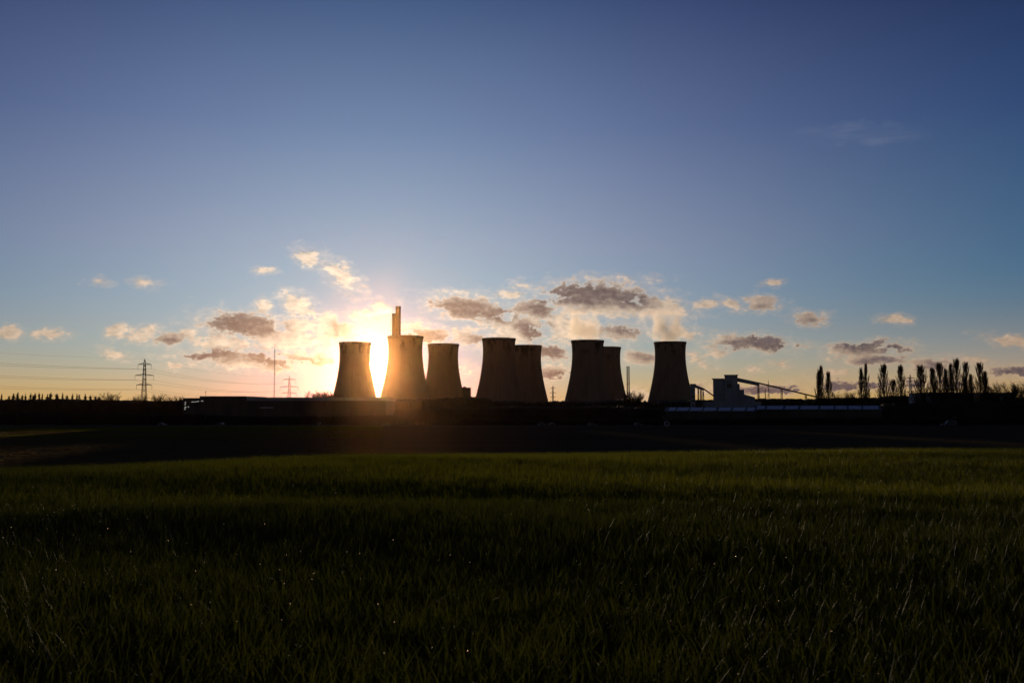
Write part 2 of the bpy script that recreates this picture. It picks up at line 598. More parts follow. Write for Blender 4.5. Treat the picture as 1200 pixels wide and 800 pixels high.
def ground(x, y):
    x = np.asarray(x, float)
    y = np.asarray(y, float)
    xr = np.clip(x / (np.abs(y) + 15.0), -1, 1)
    side = sstep(-.34, -.02, xr)          # the convex brow of the field: nearer and steeper on the left
    s = np.maximum(y - (13.0 + 7.0 * side) - 12.0 * np.clip(xr, 0, .5), 0)
    k = .078 - .014 * side
    s1 = k / .0048
    crest = np.where(s > s1, -(.0024 * s1 * s1 + k * (s - s1)), -.0024 * s * s)
    z = LOW + np.logaddexp(0, (crest - LOW) / .5) * .5
    fade = np.exp(-np.maximum(y, 0) / 150.0)
    z = z + fade * (.016 * np.sin(y / 1.9 + .6 * np.sin(x / 5.0)) + .018 * np.sin(x / 3.1 + y / 2.7 + 1.0) + .012 * np.sin(y * 1.3 + x * .41) + .02 * np.sin(x / 7.7 - y / 6.1))
    z = z + 0.0 * x
    return z


def gz(x, y):
    return float(ground(x, y))


def build_ground():
    a = np.concatenate([-np.geomspace(7000, 40, 34), np.linspace(-38, 38, 150)[0:], np.geomspace(40, 7000, 34)])
    b = np.concatenate([-np.geomspace(6000, 12, 14), np.linspace(-10, 60, 210), np.geomspace(61, 420, 110), np.geomspace(450, 7500, 22)])
    XX, YY = np.meshgrid(a, b)
    ZZ = ground(XX, YY)
    vs = np.stack([XX.ravel(), YY.ravel(), ZZ.ravel()], 1)
    nx, ny = len(a), len(b)
    i = np.arange(nx - 1)[None, :] + np.arange(ny - 1)[:, None] * nx
    fs = np.stack([i, i + 1, i + 1 + nx, i + nx], -1).reshape(-1, 4)
    me = bpy.data.meshes.new('ground')
    me.from_pydata(vs.tolist(), [], fs.tolist())
    me.polygons.foreach_set('use_smooth', [True] * len(me.polygons))
    me.materials.append(M['field'])
    o = bpy.data.objects.new('ground', me)
    scene.collection.objects.link(o)
    return tag(o, kind='structure')


build_ground()

# road along the far edge of the field
rd = MB()
ROAD_Y = 485.0
xs = np.linspace(-900, 900, 181)
for i, x in enumerate(xs):
    yy = ROAD_Y + .02 * x
    rd.v += [(x, yy - 3.2, LOW + .02), (x, yy + 3.2, LOW + .02)]
    if i:
        b_ = 2 * i
        rd.f.append((b_ - 2, b_, b_ + 1, b_ - 1))
tag(rd.build('road', M['tarmac']), kind='structure')

# ------------------------------------------------------------------ cooling towers
TOWER_H = 114.0
PROF = [(0.0, 1.60), (.05, 1.545), (.1, 1.49), (.2, 1.388), (.3, 1.28), (.4, 1.18), (.5, 1.09), (.6, 1.02), (.68, .975), (.76, .95),
        (.82, .944), (.88, .950), (.93, .968), (.965, .985)]


def prof(t):
    return float(np.interp(t, [p[0] for p in PROF], [p[1] for p in PROF]))


def make_tower(R0):
    o = thing('cooling_tower', (0, 0, 0), None, None)
    H = TOWER_H
    zs = np.linspace(.075, .965, 40)
    pr = [(R0 * prof(t), H * t) for t in zs]
    inner = [(r - .8, z) for r, z in pr[::-1]]
    MB().lathe(pr + inner, 96, close=True).build('shell', M['concrete'], o, smooth=True)
    lip = [(R0 * .985 + .003, H * .965), (R0 * 1.012, H * .975), (R0 * 1.012, H), (R0 * .955, H), (R0 * .955, H * .965)]
    MB().lathe(lip, 96, close=True).build('rim', M['concrete'], o)
    c = MB()
    n = 40
    rb, rt = R0 * 1.63, R0 * prof(.078)
    for i in range(n):
        a0 = 2 * PI * i / n
        for s in (-1, 1):
            a1 = a0 + s * PI / n
            c.tube((rb * math.cos(a0), rb * math.sin(a0), 0), (rt * math.cos(a1), rt * math.sin(a1), H * .08), .55, .5, 6)
    c.build('leg_ring', M['concrete'], o)
    MB().lathe([(R0 * 1.7, 0), (R0 * 1.7, 1.6), (R0 * 1.66, 1.6), (R0 * 1.66, 0)], 64, close=True).build('basin_wall', M['concrete'], o)
    return o


TOWERS = [  # centre px, top py, half width px, label
    (415.3, 401.3, 18.9, 'leftmost concrete cooling tower, with the low sun at its right shoulder'),
    (474.6, 394.0, 21.2, 'largest cooling tower, in front of the two tall chimneys, just right of the sun'),
    (519.2, 403.2, 18.6, 'third cooling tower from the left, close behind the one with the chimneys'),
    (584.5, 396.6, 20.0, 'tall front cooling tower of the left overlapping pair'),
    (617.0, 404.9, 18.3, 'cooling tower with dark stains half hidden behind the left overlapping pair'),
    (688.9, 399.0, 19.5, 'front cooling tower of the right overlapping pair with steam above its rim'),
    (710.4, 406.8, 17.9, 'cooling tower half hidden at the back of the right pair, beside the thin flues'),
    (786.0, 400.8, 19.1, 'rightmost cooling tower, standing apart beside the coal plant'),
]
tower_pos = []
for (cx, ty, hw, lab) in TOWERS:
    D = (TOWER_H + LOW - EYE) / ((HOR - ty) / F)
    R0 = hw / F * D * 1.0 / 1.012
    o = make_tower(R0)
    o.location = (X(cx, D), D, LOW)
    o.rotation_euler = (0, 0, random.uniform(0, 6))
    tag(o, lab, 'cooling tower', 'cooling towers of the power station')
    tower_pos.append((X(cx, D), D, R0))

# chimneys
CH = 198.0
for (x0, x1, ty, lab) in ((462.7, 468.8, 358.6, 'taller of the two chimneys rising behind the largest cooling tower'),
                          (458.5, 464.6, 367.2, 'shorter chimney, left of the taller one behind the largest cooling tower')):
    D = (CH + LOW - EYE) / ((HOR - ty) / F)
    r = (x1 - x0) / 2 / F * D
    o = thing('chimney', (X((x0 + x1) / 2, D), D, LOW), lab, 'chimney', 'tall power station chimneys')
    MB().lathe([(r * 1.18, 0), (r * 1.06, CH * .5), (r * 1.0, CH * .97), (r * .8, CH * .97), (r * .9, 0)], 48, close=True).build('shaft', M['chimney'], o, smooth=False)
    MB().lathe([(r * 1.03, CH * .97), (r * 1.03, CH), (r * .8, CH), (r * .8, CH * .97)], 48, close=True).build('cap', M['dark_metal'], o)

# twin thin flues right of the towers
for cx, lab in ((735.3, 'left of the two thin steel flues beside the right tower pair'), (737.4, 'right of the two thin steel flues beside the right tower pair')):
    D = 1500
    h = Z(429, D) - LOW
    o = thing('flue', (X(cx, D), D, LOW), lab, 'flue', 'thin twin flues')
    MB().lathe([(.95, 0), (.85, h), (.6, h), (.6, 0)], 20, close=True).build('pipe', M['steel'], o, smooth=False)
    MB().lathe([(1.15, h * .62), (1.15, h * .62 + .8), (.9, h * .62 + .8), (.9, h * .62)], 20, close=True).build('collar', M['dark_metal'], o)

# ------------------------------------------------------------------ buildings
def wall_roof(name, px0, px1, py_top, D, depth, label, cat, wallm, roofm, group=None, over=.4, flat=True):
    x0, x1 = X(px0, D), X(px1, D)
    zt = Z(py_top, D) - LOW
    cx = (x0 + x1) / 2
    o = thing(name, (cx, D, LOW), label, cat, group)
    hw = (x1 - x0) / 2
    MB().box((-hw, 0, 0), (hw, depth, zt - .5)).build('wall', wallm, o)
    MB().box((-hw - over, -over, zt - .5 + .003), (hw + over, depth + over, zt)).build('roof', roofm, o)
    return o, hw, zt, cx


# block behind the third cooling tower
o, hw, zt, _ = wall_roof('boiler_house', 538, 550.7, 454, 1640, 40, 'square dark block beside the foot of the third cooling tower', 'building', M['brickwork'], M['roof'])
MB().box((-hw * .3, 5, zt + .003), (hw * .2, 12, zt + 2)).build('roof_plant', M['dark_metal'], o)

# long warehouse on the left
D = 560
x0, x1, xs2 = X(214, D), X(452, D), X(289, D)
zl = Z(466.2, D) - LOW
zh = Z(464.0, D) - LOW
zr = Z(465.4, D) - LOW
o = thing('warehouse', ((x0 + x1) / 2, D, LOW), 'long low warehouse with a stepped flat roof left of the cooling towers', 'warehouse')
ox = (x0 + x1) / 2
xa = X(234, D)
wd = 45
MB().box((x0 - ox, 0, 0), (xa - ox, wd, zl - .6)).box((xa - ox + .002, -.3, 0), (xs2 - ox, wd, zh - .6)).box((xs2 - ox + .002, 0, 0), (x1 - ox, wd, zr - 1.9)).build('wall', M['brickwork'], o)
MB().box((x0 - ox - .4, -.6, zl - .597), (xa - ox, wd, zl)).box((xa - ox + .002, -.8, zh - .597), (xs2 - ox, wd, zh)).build('roof', M['dark_metal'], o)
MB().box((xs2 - ox + .004, -.5, zr - 1.897), (x1 - ox + .4, wd, zr)).build('fascia', M['cladding'], o)
lit = bpy.data.materials.new('lit window')
lit.use_nodes = True
t = NT(lit.node_tree)
em = t.node('ShaderNodeEmission')
em.inputs[0].default_value = (.9, .85, .75, 1)
em.inputs[1].default_value = .35
oo = t.node('ShaderNodeOutputMaterial')
t.l.new(em.outputs[0], oo.inputs[0])
for (px, py, ww, hh) in ((217.2, 471.5, 1.6, 1.0), (217, 473.8, 1.4, 1.0), (217.3, 477.0, 1.8, 1.4), (220.8, 476.6, 1.2, 1.1), (216.8, 479.3, 1.6, .9),
                         (226, 470.8, 3.6, .7), (229.6, 470.6, 2.4, .7), (233, 470.1, 2.2, .8), (237, 469.6, 2.4, .8)):
    cxx, cz = X(px, D) - ox, Z(py, D) - LOW
    u = D / F
    yy = -.05 if px < 233.9 else -.35
    if px == 233:
        cxx -= .5
    win = MB().box((cxx - ww / 2 * u, yy - .12, cz - hh / 2 * u), (cxx + ww / 2 * u, yy + .04, cz + hh / 2 * u)).build('window', lit, o)
    MB().box((cxx - ww / 2 * u - .1, yy - .2, cz - hh / 2 * u - .18), (cxx + ww / 2 * u + .1, yy - .02, cz - hh / 2 * u - .003)).build('sill', M['dark_metal'], win)
cxx, cz = X(313, D) - ox, Z(477.5, D) - LOW
MB().box((cxx - 3.5, -2.2, cz - .2), (cxx + 3.5, 0, cz + .25)).build('canopy', M['rooflight'], o)
for k in range(5):
    cxx = X(250 + 32 * k, D) - ox
    dyy = -.4 if k < 2 else -.1
    MB().box((cxx - 2.2, dyy - .1, 0.02), (cxx + 2.2, dyy + .2, 4.6)).build('loading_door', M['roof'], o)
mast_base = Vector((X(233, D) - ox, 8, zh))
MB().tube(mast_base + Vector((-.8, 0, 0)) * 0 + Vector((1.2, 0, 0)), mast_base + Vector((1.2, 0, 2.4)), .09).box((mast_base.x + .9, 7.7, zh + 2.4), (mast_base.x + 1.5, 8.3, zh + 2.75)).build('aerial', M['dark_metal'], o)

# coal plant
D = 900


def bx(mb, a, b, c, y0, y1, z0=0):
    mb.box((X(a, D) - OX, y0, z0), (X(b, D) - OX, y1, Z(c, D) - LOW))
    return mb


OX = X(855, D)
o = thing('coal_plant', (OX, D, LOW), 'blocky coal handling building with stepped sides at the head of the conveyor', 'industrial building', rz=-.215)
bx(MB(), 836.3, 849.6, 444.0, 0, 20).build('bunker_block', M['cladding'], o)
MB().box((X(835, D) - OX, -.8, Z(443.9, D) - LOW), (X(849.4, D) - OX, 21, Z(443.2, D) - LOW)).build('roof', M['dark_metal'], o)
bx(MB(), 849.7, 864.6, 439.8, -2, 18).build('transfer_tower', M['cladding'], o)
MB().box((X(849.1, D) - OX, -2.8, Z(439.7, D) - LOW), (X(865.2, D) - OX, 19, Z(439.0, D) - LOW)).build('tower_roof', M['dark_metal'], o)
m_ = MB()
bx(m_, 864.7, 866.9, 449.6, 0, 14)
bx(m_, 866.95, 872.0, 456.4, 1, 16)
m_.build('side_block', M['cladding'], o)
m_ = MB()
m_.prism([(X(872.1, D) - OX, 0), (X(885, D) - OX, 0), (X(884, D) - OX, Z(465.2, D) - LOW), (X(873, D) - OX, Z(462.2, D) - LOW), (X(872.1, D) - OX, Z(462.2, D) - LOW)], 2, 22)
m_.build('lean_to', M['cladding'], o)
for (a, b, c, d) in ((852, 854.4, 446.5, 448.6), (855.4, 857.0, 446.2, 448.2), (852.2, 857.6, 449.2, 454.5)):
    MB().box((X(a, D) - OX, -2.15, Z(d, D) - LOW), (X(b, D) - OX, -1.9, Z(c, D) - LOW)).build('window', M['glass'], o)
for a in (841, 843.6, 846.2):
    MB().box((X(a, D) - OX, -.12, Z(463, D) - LOW), (X(a + .9, D) - OX, .1, Z(461.8, D) - LOW)).build('window', M['glass'], o)
# lower plinth sheds in front
m_ = MB()
m_.box((X(824, D) - OX, -20, 0), (X(890, D) - OX, -3, Z(470.5, D) - LOW))
m_.build('base_building', M['cladding'], o)


def conveyor(label, D, path, legs, thick, name='conveyor'):
    ox, oz = X(path[0][0], D), LOW
    o = thing(name, (ox, D, oz), label, 'conveyor')

    def q(px, py, y=0.0):
        return (X(px, D) - ox, y, Z(py, D) - LOW)
    for i, (a, b) in enumerate(zip(path[:-1], path[1:])):
        h0, h1 = thick[i]
        m = MB()
        A, B = q(a[0], a[1]), q(b[0], b[1])
        n = len(m.v)
        for (pt, hh) in ((A, h0), (B, h1)):
            for (yy, zz) in ((-1.6, -hh), (1.6, -hh), (1.6, 0), (-1.6, 0)):
                m.v.append((pt[0], yy, pt[2] + zz))
        m.f += [(0, 1, 2, 3), (7, 6, 5, 4)] + [(k, 4 + k, 4 + (k + 1) % 4, (k + 1) % 4) for k in range(4)]
        gal = m.build('gallery', M['cladding'] if h0 > 2.5 else M['dark_metal'], o)
        # windows or truss battens along the side
        nn = max(3, int(abs(B[0] - A[0]) / 4))
        for k in range(nn + 1):
            bt = MB()
            f = k / nn
            bt.box((A[0] + (B[0] - A[0]) * f - .12, -1.72, A[2] + (B[2] - A[2]) * f - h0 * .9), (A[0] + (B[0] - A[0]) * f + .12, -1.603, A[2] + (B[2] - A[2]) * f - h0 * .15))
            bt.build('batten', M['dark_metal'], gal)
    for (px, py, ww) in legs:
        T = q(px, py)
        m = MB()
        for yy in (-1.4, 1.4):
            for s in (-1, 1):
                m.tube((T[0] + s * ww * .5, yy * 1.3, 0), (T[0] + s * ww * .35, yy, T[2] - .5), .22)
        for k in range(4):
            z0, z1 = (T[2] - .5) * k / 4, (T[2] - .5) * (k + 1) / 4
            m.tube((T[0] - ww * .45, -1.6, z0), (T[0] + ww * .45, -1.6, z1), .12)
            m.tube((T[0] + ww * .45, -1.6, z0), (T[0] - ww * .45, -1.6, z1), .12)
        m.build('trestle', M['dark_metal'], o)
    return o


conveyor('long inclined conveyor running down to the right from the coal building to the poplars', 903,
         [(864.8, 442.6), (889.8, 448.0), (957, 464.3)], [(889.0, 451.5, 1.4), (916.3, 455.5, 1.0), (944.5, 461.5, 1.0)], [(3.4, 3.2), (1.2, 1.0)])
c2 = conveyor('short inclined conveyor dropping from the lift tower to the left of the coal building', 880,
              [(813, 450.0), (824.6, 454.6), (838.5, 464.6)], [(818.6, 454.5, .8), (821.6, 456, .6), (824.2, 457.4, .8)], [(2.6, 2.2), (1.0, .9)])
D = 885
ox = X(813, D)
o = thing('lift_tower', (ox, D + 3, LOW), 'slim pale lift tower against the right side of the rightmost cooling tower', 'tower', rz=-.185)
h = Z(450.6, D) - LOW
MB().box((X(809.8, D) - ox, 0, 0), (X(815.6, D) - ox, 6, h)).build('shaft', M['cladding'], o)
MB().box((X(809.4, D) - ox, -.5, h + .003), (X(816.6, D) - ox, 6.5, h + .8)).build('roof', M['dark_metal'], o)
for k in range(4):
    MB().box((-1.0, -.1, 6 + k * 4), (1.0, .1, 7.4 + k * 4)).build('window', M['glass'], o)


# low sheds with pale rooflights, in front of the coal plant
def shed(px0, px1, D, pyr, pye, panels, label):
    x0, x1 = X(px0, D), X(px1, D)
    ox = (x0 + x1) / 2
    o = thing('shed', (ox, D, LOW), label, 'shed', 'long low sheds with pale rooflights', rz=-.21)
    ze = Z(pye, D) - LOW
    zr = Z(pyr, D + 9) - LOW
    a, b = x0 - ox, x1 - ox
    MB().box((a, 0, 0), (b, 18, ze - .05)).build('wall', M['brickwork'], o)
    m = MB()
    m.v = [(a - .4, -.6, ze), (b + .4, -.6, ze), (b + .4, 9, zr), (a - .4, 9, zr), (b + .4, 18.6, ze), (a - .4, 18.6, ze),
           (a - .4, -.6, ze - .15), (b + .4, -.6, ze - .15), (b + .4, 18.6, ze - .15), (a - .4, 18.6, ze - .15)]
    m.f = [(0, 1, 2, 3), (3, 2, 4, 5), (6, 9, 8, 7), (0, 6, 7, 1), (5, 4, 8, 9), (0, 3, 5, 9, 6), (1, 7, 8, 4, 2)]
    m.build('roof', M['roof'], o)
    for (p0, p1) in panels:
        q0, q1 = X(p0, D) - ox, X(p1, D) - ox
        s = 3.0 * (-.35 if D else 0)
        sl = (zr - ze) / 9.6
        pn = MB()
        y0_, y1_ = .3, 8.0
        pn.v = [(q0, y0_, ze + sl * (y0_ + .6) + .05), (q1, y0_, ze + sl * (y0_ + .6) + .05), (q1 + .9, y1_, ze + sl * (y1_ + .6) + .05), (q0 + .9, y1_, ze + sl * (y1_ + .6) + .05)]
        pn.v += [(x, y, z - .06) for x, y, z in pn.v]
        pn.f = [(0, 1, 2, 3), (7, 6, 5, 4), (0, 4, 5, 1), (1, 5, 6, 2), (2, 6, 7, 3), (3, 7, 4, 0)]
        pn.build('rooflight', M['rooflight'], o)
    for k in range(4):
        qx = a + (b - a) * (k + .5) / 4
        MB().box((qx - 1.6, -.08, .02), (qx + 1.6, .1, 2.9)).build('door', M['dark_metal'], o)
    return o


shed(780, 884.5, 540, 476.8, 481.6, [(783, 790.5), (792.5, 806), (808, 822), (824, 838), (841, 855), (857.5, 871.5), (873.5, 882)],
     'long low shed with pale rooflights below the coal building, the left one')
shed(885.5, 1029, 546, 474.8, 479.8, [(888.5, 897.5), (900, 918.5), (921, 936), (938.5, 958.5), (961, 976), (978, 991), (993, 1007), (1009, 1026)],
     'longer low shed with pale rooflights left of the poplars, the right one')

# long flat shed behind the poplars
o, hw, zt, _ = wall_roof('depot', 1084, 1192, 459.8, 760, 30, 'long flat roofed depot behind the right hand poplars', 'building', M['cladding'], M['dark_metal'])
for k in range(6):
    qx = -hw + 2 * hw * (k + .5) / 6
    MB().box((qx - 2, -.1, .02), (qx + 2, .1, 4.5)).build('door', M['dark_metal'], o)


# ------------------------------------------------------------------ pylons
def pylon(label, px, arm_k, py_base_unused, D, H, rz, thick=.2, name='pylon', group='electricity pylons'):
    o = thing(name, (X(px, D), D, LOW), label, 'pylon', group, rz)
    secs = [(0, 4.6), (.18, 3.1), (.34, 2.35), (.48, 1.75), (.60, 1.45), (.78, 1.15), (.92, .8), (1.0, .12)]
    m = MB()
    pts = [[Vector((sx * w_, sy * w_, t * H)) for (sx, sy) in ((-1, -1), (1, -1), (1, 1), (-1, 1))] for t, w_ in secs]
    for a, b in zip(pts[:-1], pts[1:]):
        for k in range(4):
            m.tube(a[k], b[k], thick)
            n = (k + 1) % 4
            mid = (a[k] + a[n]) / 2
            sub = 2 if (b[k] - a[k]).length > 7 else 1
            for s in range(sub):
                pa, pb = a[k].lerp(b[k], s / sub), a[k].lerp(b[k], (s + 1) / sub)
                qa, qb = a[n].lerp(b[n], s / sub), a[n].lerp(b[n], (s + 1) / sub)
                m.tube(pa, qb, thick * .6)
                m.tube(qa, pb, thick * .6)
            m.tube(b[k], b[n], thick * .6)
    m.build('lattice', M['steel'], o)
    att = []
    for (t, half) in ((.55, 7.6), (.715, 9.3), (.905, 6.6)):
        half *= (arm_k or 1)
        arm = MB()
        z = t * H
        for s in (-1, 1):
            tip = Vector((s * half, 0, z))
            for yy in (-1, 1):
                arm.tube((s * 1.0, yy * 1.0, z + 1.5), tip, thick * 1.0)
                arm.tube((s * 1.0, yy * 1.0, z), tip, thick * 1.2)
                for f in (.33, .66):
                    p = Vector((s * 1.0, yy, z)).lerp(tip, f)
                    p2 = Vector((s * 1.0, yy, z + 1.5)).lerp(tip, f)
                    arm.tube(p, p2, thick * .5)
        arm = arm.build('cross_arm', M['steel'], o)
        for s in (-1, 1):
            ins = MB()
            L = 4.6
            ins.tube((s * half, 0, z), (s * half, 0, z - L), .13)
            for k in range(12):
                zz = z - .5 - k * .32
                ins.lathe([(.04, zz + .1), (.24, zz), (.04, zz - .06)], 8, c=(s * half, 0))
            ins.build('insulator', M['glass_ins'], arm)
            att.append(Vector((s * half, 0, z - L)))
    att.append(Vector((0, 0, H)))
    R = Matrix.Rotation(rz, 4, 'Z')
    return o, [R @ p + o.location for p in att]


D1 = 1000.0
H1 = Z(420.6, D1) - LOW
D2 = 1400.0
H2 = Z(440.4, D2) - LOW
_, A1 = pylon('nearest lattice pylon, standing over the trees on the left', 168.3, 0, 0, D1, H1, .05)
_, A2 = pylon('lattice pylon right of the guyed mast, above the warehouse roof', 338.6, 1.35, 0, D2, H2, .15)
_, A3 = pylon('faint far pylon between the two overlapping pairs of cooling towers', 648, 0, 0, 2600, Z(451.5, 2600) - LOW, .4, .3)
pylon('far pylon under the conveyor, right of its second trestle end', 901, 0, 0, 2300, Z(446, 2300) - LOW, 1.3, .28)
pylon('smaller far pylon under the conveyor gallery', 897.3, 0, 0, 3200, Z(455, 3200) - LOW, 1.2, .35)
_, A6 = pylon('pylon standing between the third and fourth poplars', 1067.6, 0, 0, 1500, Z(438.5, 1500) - LOW, .1, .22)


def wire(p, q, sag, r, name, label, group):
    m = MB()
    pts = []
    for i in range(25):
        t = i / 24
        v = p.lerp(q, t)
        v.z -= sag * 4 * t * (1 - t)
        pts.append(v)
    o0 = pts[0].copy()
    m.poly([v - o0 for v in pts], r, 3)
    o = m.build(name, M['wire'], loc=o0)
    return tag(o, label, 'power cable', group)


lv = [('lower', 'near'), ('lower', 'far'), ('middle', 'near'), ('middle', 'far'), ('upper', 'near'), ('upper', 'far'), ('earth', '')]
D0 = 860.0
XL = X(-140, D0)
left_y = [(450.0, 447.0), (446.0, 447.0), (436.0, 432.0), (432.5, 432.0), (420.0, 417.0), (416.0, 417.0), (403.5, 403.0)]
order = ['lower circuit, front wire', 'lower circuit, back wire', 'middle circuit, front wire', 'middle circuit, back wire', 'upper circuit, front wire', 'upper circuit, back wire', 'earth wire along the very top']
for k in range(7):
    q = P(-140, left_y[k][0] - 1.0, D0 + (12 if k % 2 else -12))
    wire(A1[k], q, 2.2, .085 if k < 6 else .05, 'power_cable', 'overhead cable left of the nearest pylon, ' + order[k], 'cables left of the nearest pylon')
    wire(A1[k], A2[k], 6.5, .085 if k < 6 else .05, 'power_cable', 'overhead cable between the two left pylons, ' + order[k], 'cables between the two left pylons')
for k in range(6):
    wire(A6[k], P(1330, 440 + 5.2 * (k // 2) + (k % 2), 1300), 3, .11, 'power_cable', 'faint overhead cable behind the poplars, ' + order[k], 'cables behind the poplars')

# guyed mast
D = 1350
h = Z(404, D) - LOW
o = thing('radio_mast', (X(321, D), D, LOW), 'thin guyed radio mast above the warehouse, left of a pylon', 'mast')
m = MB()
for a in range(3):
    t0 = 2 * PI * a / 3
    m.tube((.7 * math.cos(t0), .7 * math.sin(t0), 0), (.7 * math.cos(t0), .7 * math.sin(t0), h * .93), .13)
for k in range(60):
    z0, z1 = h * .93 * k / 60, h * .93 * (k + 1) / 60
    for a in range(3):
        t0, t1 = 2 * PI * a / 3, 2 * PI * (a + 1) / 3
        m.tube((.7 * math.cos(t0), .7 * math.sin(t0), z0), (.7 * math.cos(t1), .7 * math.sin(t1), z1), .07)
m.build('lattice', M['steel'], o)
MB().tube((0, 0, h * .92), (0, 0, h), .16).build('aerial', M['steel'], o)
for a in range(3):
    t0 = 2 * PI * a / 3 + .3
    g = MB()
    for f in (.3, .6, .9):
        g.tube((0, 0, h * f), (h * .45 * math.cos(t0), h * .45 * math.sin(t0), 0), .03, n=3)
    g.build('guy_wire', M['wire'], o)


# ------------------------------------------------------------------ trees
def branch(m, p, d, L, r, depth, up, rng, spread=.5):
    """recursive bare branch"""
    n = 3
    q = p.copy()
    dd = d.copy()
    rr = r
    for i in range(n):
        nd = (dd + Vector((rng.uniform(-1, 1), rng.uniform(-1, 1), rng.uniform(-.3, .8))) * .16 + Vector((0, 0, up))).normalized()
        q2 = q + nd * (L / n)
        r2 = rr * .78
        m.tube(q, q2, rr, r2, 3 if depth > 0 else 5)
        q, dd, rr = q2, nd, r2
        if depth < 3:
            kk = 2 if depth else 3
            for _ in range(kk):
                a = rng.uniform(0, 2 * PI)
                side = Vector((math.cos(a), math.sin(a), rng.uniform(0, .4))).normalized()
                nd2 = (dd * (1 - spread) + side * spread).normalized()
                branch(m, q, nd2, L * rng.uniform(.42, .62), max(rr * .55, .028), depth + 1, up, rng, spread)


def poplar(seed, stems=1, H=27.0, slim=1.0):
    rng = random.Random(seed)
    o = thing('poplar_tree', (0, 0, 0), None, None)
    tr = MB()
    cr = MB()
    for s in range(stems):
        bx_, by_ = (0, 0) if stems == 1 else (rng.uniform(-1, 1) + (s - (stems - 1) / 2) * 3.1, rng.uniform(-1, 1))
        h = H * (1 if s == stems // 2 else rng.uniform(.82, .97))
        p = Vector((bx_, by_, 0))
        prev, pr = p, .42
        for k in range(1, 13):
            t_ = k / 12
            q = Vector((bx_ + rng.uniform(-.15, .15), by_ + rng.uniform(-.15, .15), h * t_))
            r = .42 * (1 - t_) + .03
            tr.tube(prev, q, pr, r, 6)
            prev, pr = q, r
        n = 210 if stems == 1 else 150
        for k in range(n):
            t_ = .05 + .90 * rng.random()
            base = Vector((bx_, by_, h * t_))
            shape = (t_ / .3) ** .35 if t_ < .3 else max(0, 1 - (t_ - .3) / .72) ** .75
            env = slim * (5.0 * shape + .3) * (1.0 if rng.random() < .85 else 1.2) / (1 if stems == 1 else 1.45)
            a = rng.uniform(0, 2 * PI)
            L = min(h * .22, (h * 1.02 - base.z) * .95 + .5) * rng.uniform(.5, 1)
            out = env * rng.uniform(.3, 1) ** .8
            mid = base + Vector((math.cos(a) * out * .7, math.sin(a) * out * .7, L * .38))
            end = base + Vector((math.cos(a) * out, math.sin(a) * out, L))
            cr.tube(base, mid, .055, .04, 3)
            cr.tube(mid, end, .04, .018, 3)
            for _ in range(19):
                f = rng.random()
                s0 = base.lerp(mid, f) if rng.random() < .25 else mid.lerp(end, f)
                e0 = s0 + Vector((rng.uniform(-.5, .5), rng.uniform(-.5, .5), rng.uniform(.6, 2.0)))
                cr.tube(s0, e0, .046, .022, 3)
    tr.build('trunk', M['bark'], o)
    cr.build('crown', M['twig'], o)
    return o


pop = [poplar(11, 1), poplar(12, 1, slim=1.15), poplar(13, 1, slim=.8), poplar(14, 2), poplar(15, 3, slim=.9)]
POPLARS = [  # px, top py, width scale, proto, label
    (964, 432, 1.0, 4, 'broad clump of three poplar stems at the foot of the conveyor'),
    (1014, 429, .85, 3, 'double stemmed poplar, second from the left of the row'),
    (1036.5, 430, 1.0, 1, 'poplar right of the double stemmed one'),
    (1056.5, 431, .95, 0, 'poplar just left of the pylon in the row'),
    (1080, 431, 1.25, 0, 'broad poplar just right of the pylon in the row'),
    (1094, 434, .95, 2, 'slim poplar right of the broad one beside the pylon'),
    (1102, 428, .95, 1, 'tall dense poplar at the left end of the depot roof'),
    (1109, 435, .8, 2, 'thin shorter poplar among the close group before the depot'),
    (1115, 429.5, .75, 2, 'thin tall poplar among the close group before the depot'),
    (1122, 424, 1.0, 1, 'tallest poplar of the row, with the fullest crown'),
    (1133, 427.5, .9, 0, 'poplar right of the tallest one'),
    (1138.7, 441, .7, 2, 'shortest thin poplar between two tall ones'),
    (1149.5, 428, 1.1, 0, 'tall dense poplar at the right end of the row'),
    (1155.5, 438, .85, 2, 'shorter poplar leaning on the last tall one, rightmost of the row'),
    (1132, 446, .7, 2, 'small poplar low in front of the depot'),
    (1047.5, 447, .8, 1, 'low bushy poplar between two tall ones left of the pylon'),
]
used = set()
for (px, py, ws, k, lab) in POPLARS:
    D = 615 + random.uniform(-8, 8)
    o = pop[k] if k not in used else copy_tree(pop[k])
    used.add(k)
    hh = Z(py, D) - LOW
    s = hh / 27.0
    o.location = (X(px, D), D, LOW)
    o.scale = (ws * 1.0, ws * 1.0, s)
    o.rotation_euler = (0, 0, random.uniform(0, 6) if k not in (3, 4) else random.uniform(-.25, .25))
    tag(o, lab, 'tree', 'poplars in a row on the right')


def round_tree(seed, H=9.0):
    rng = random.Random(seed)
    o = thing('bare_tree', (0, 0, 0), None, None)
    m = MB()
    m.tube((0, 0, 0), (0.1, 0, H * .3), H * .03, H * .022, 6)
    m.build('trunk', M['bark'], o)
    c = MB()
    for _ in range(7):
        a = rng.uniform(0, 2 * PI)
        branch(c, Vector((.1, 0, H * rng.uniform(.18, .3))), Vector((math.cos(a) * .7, math.sin(a) * .7, 1)).normalized(), H * .5, H * .014, 0, .03, rng)
    c.build('crown', M['twig'], o)
    return o


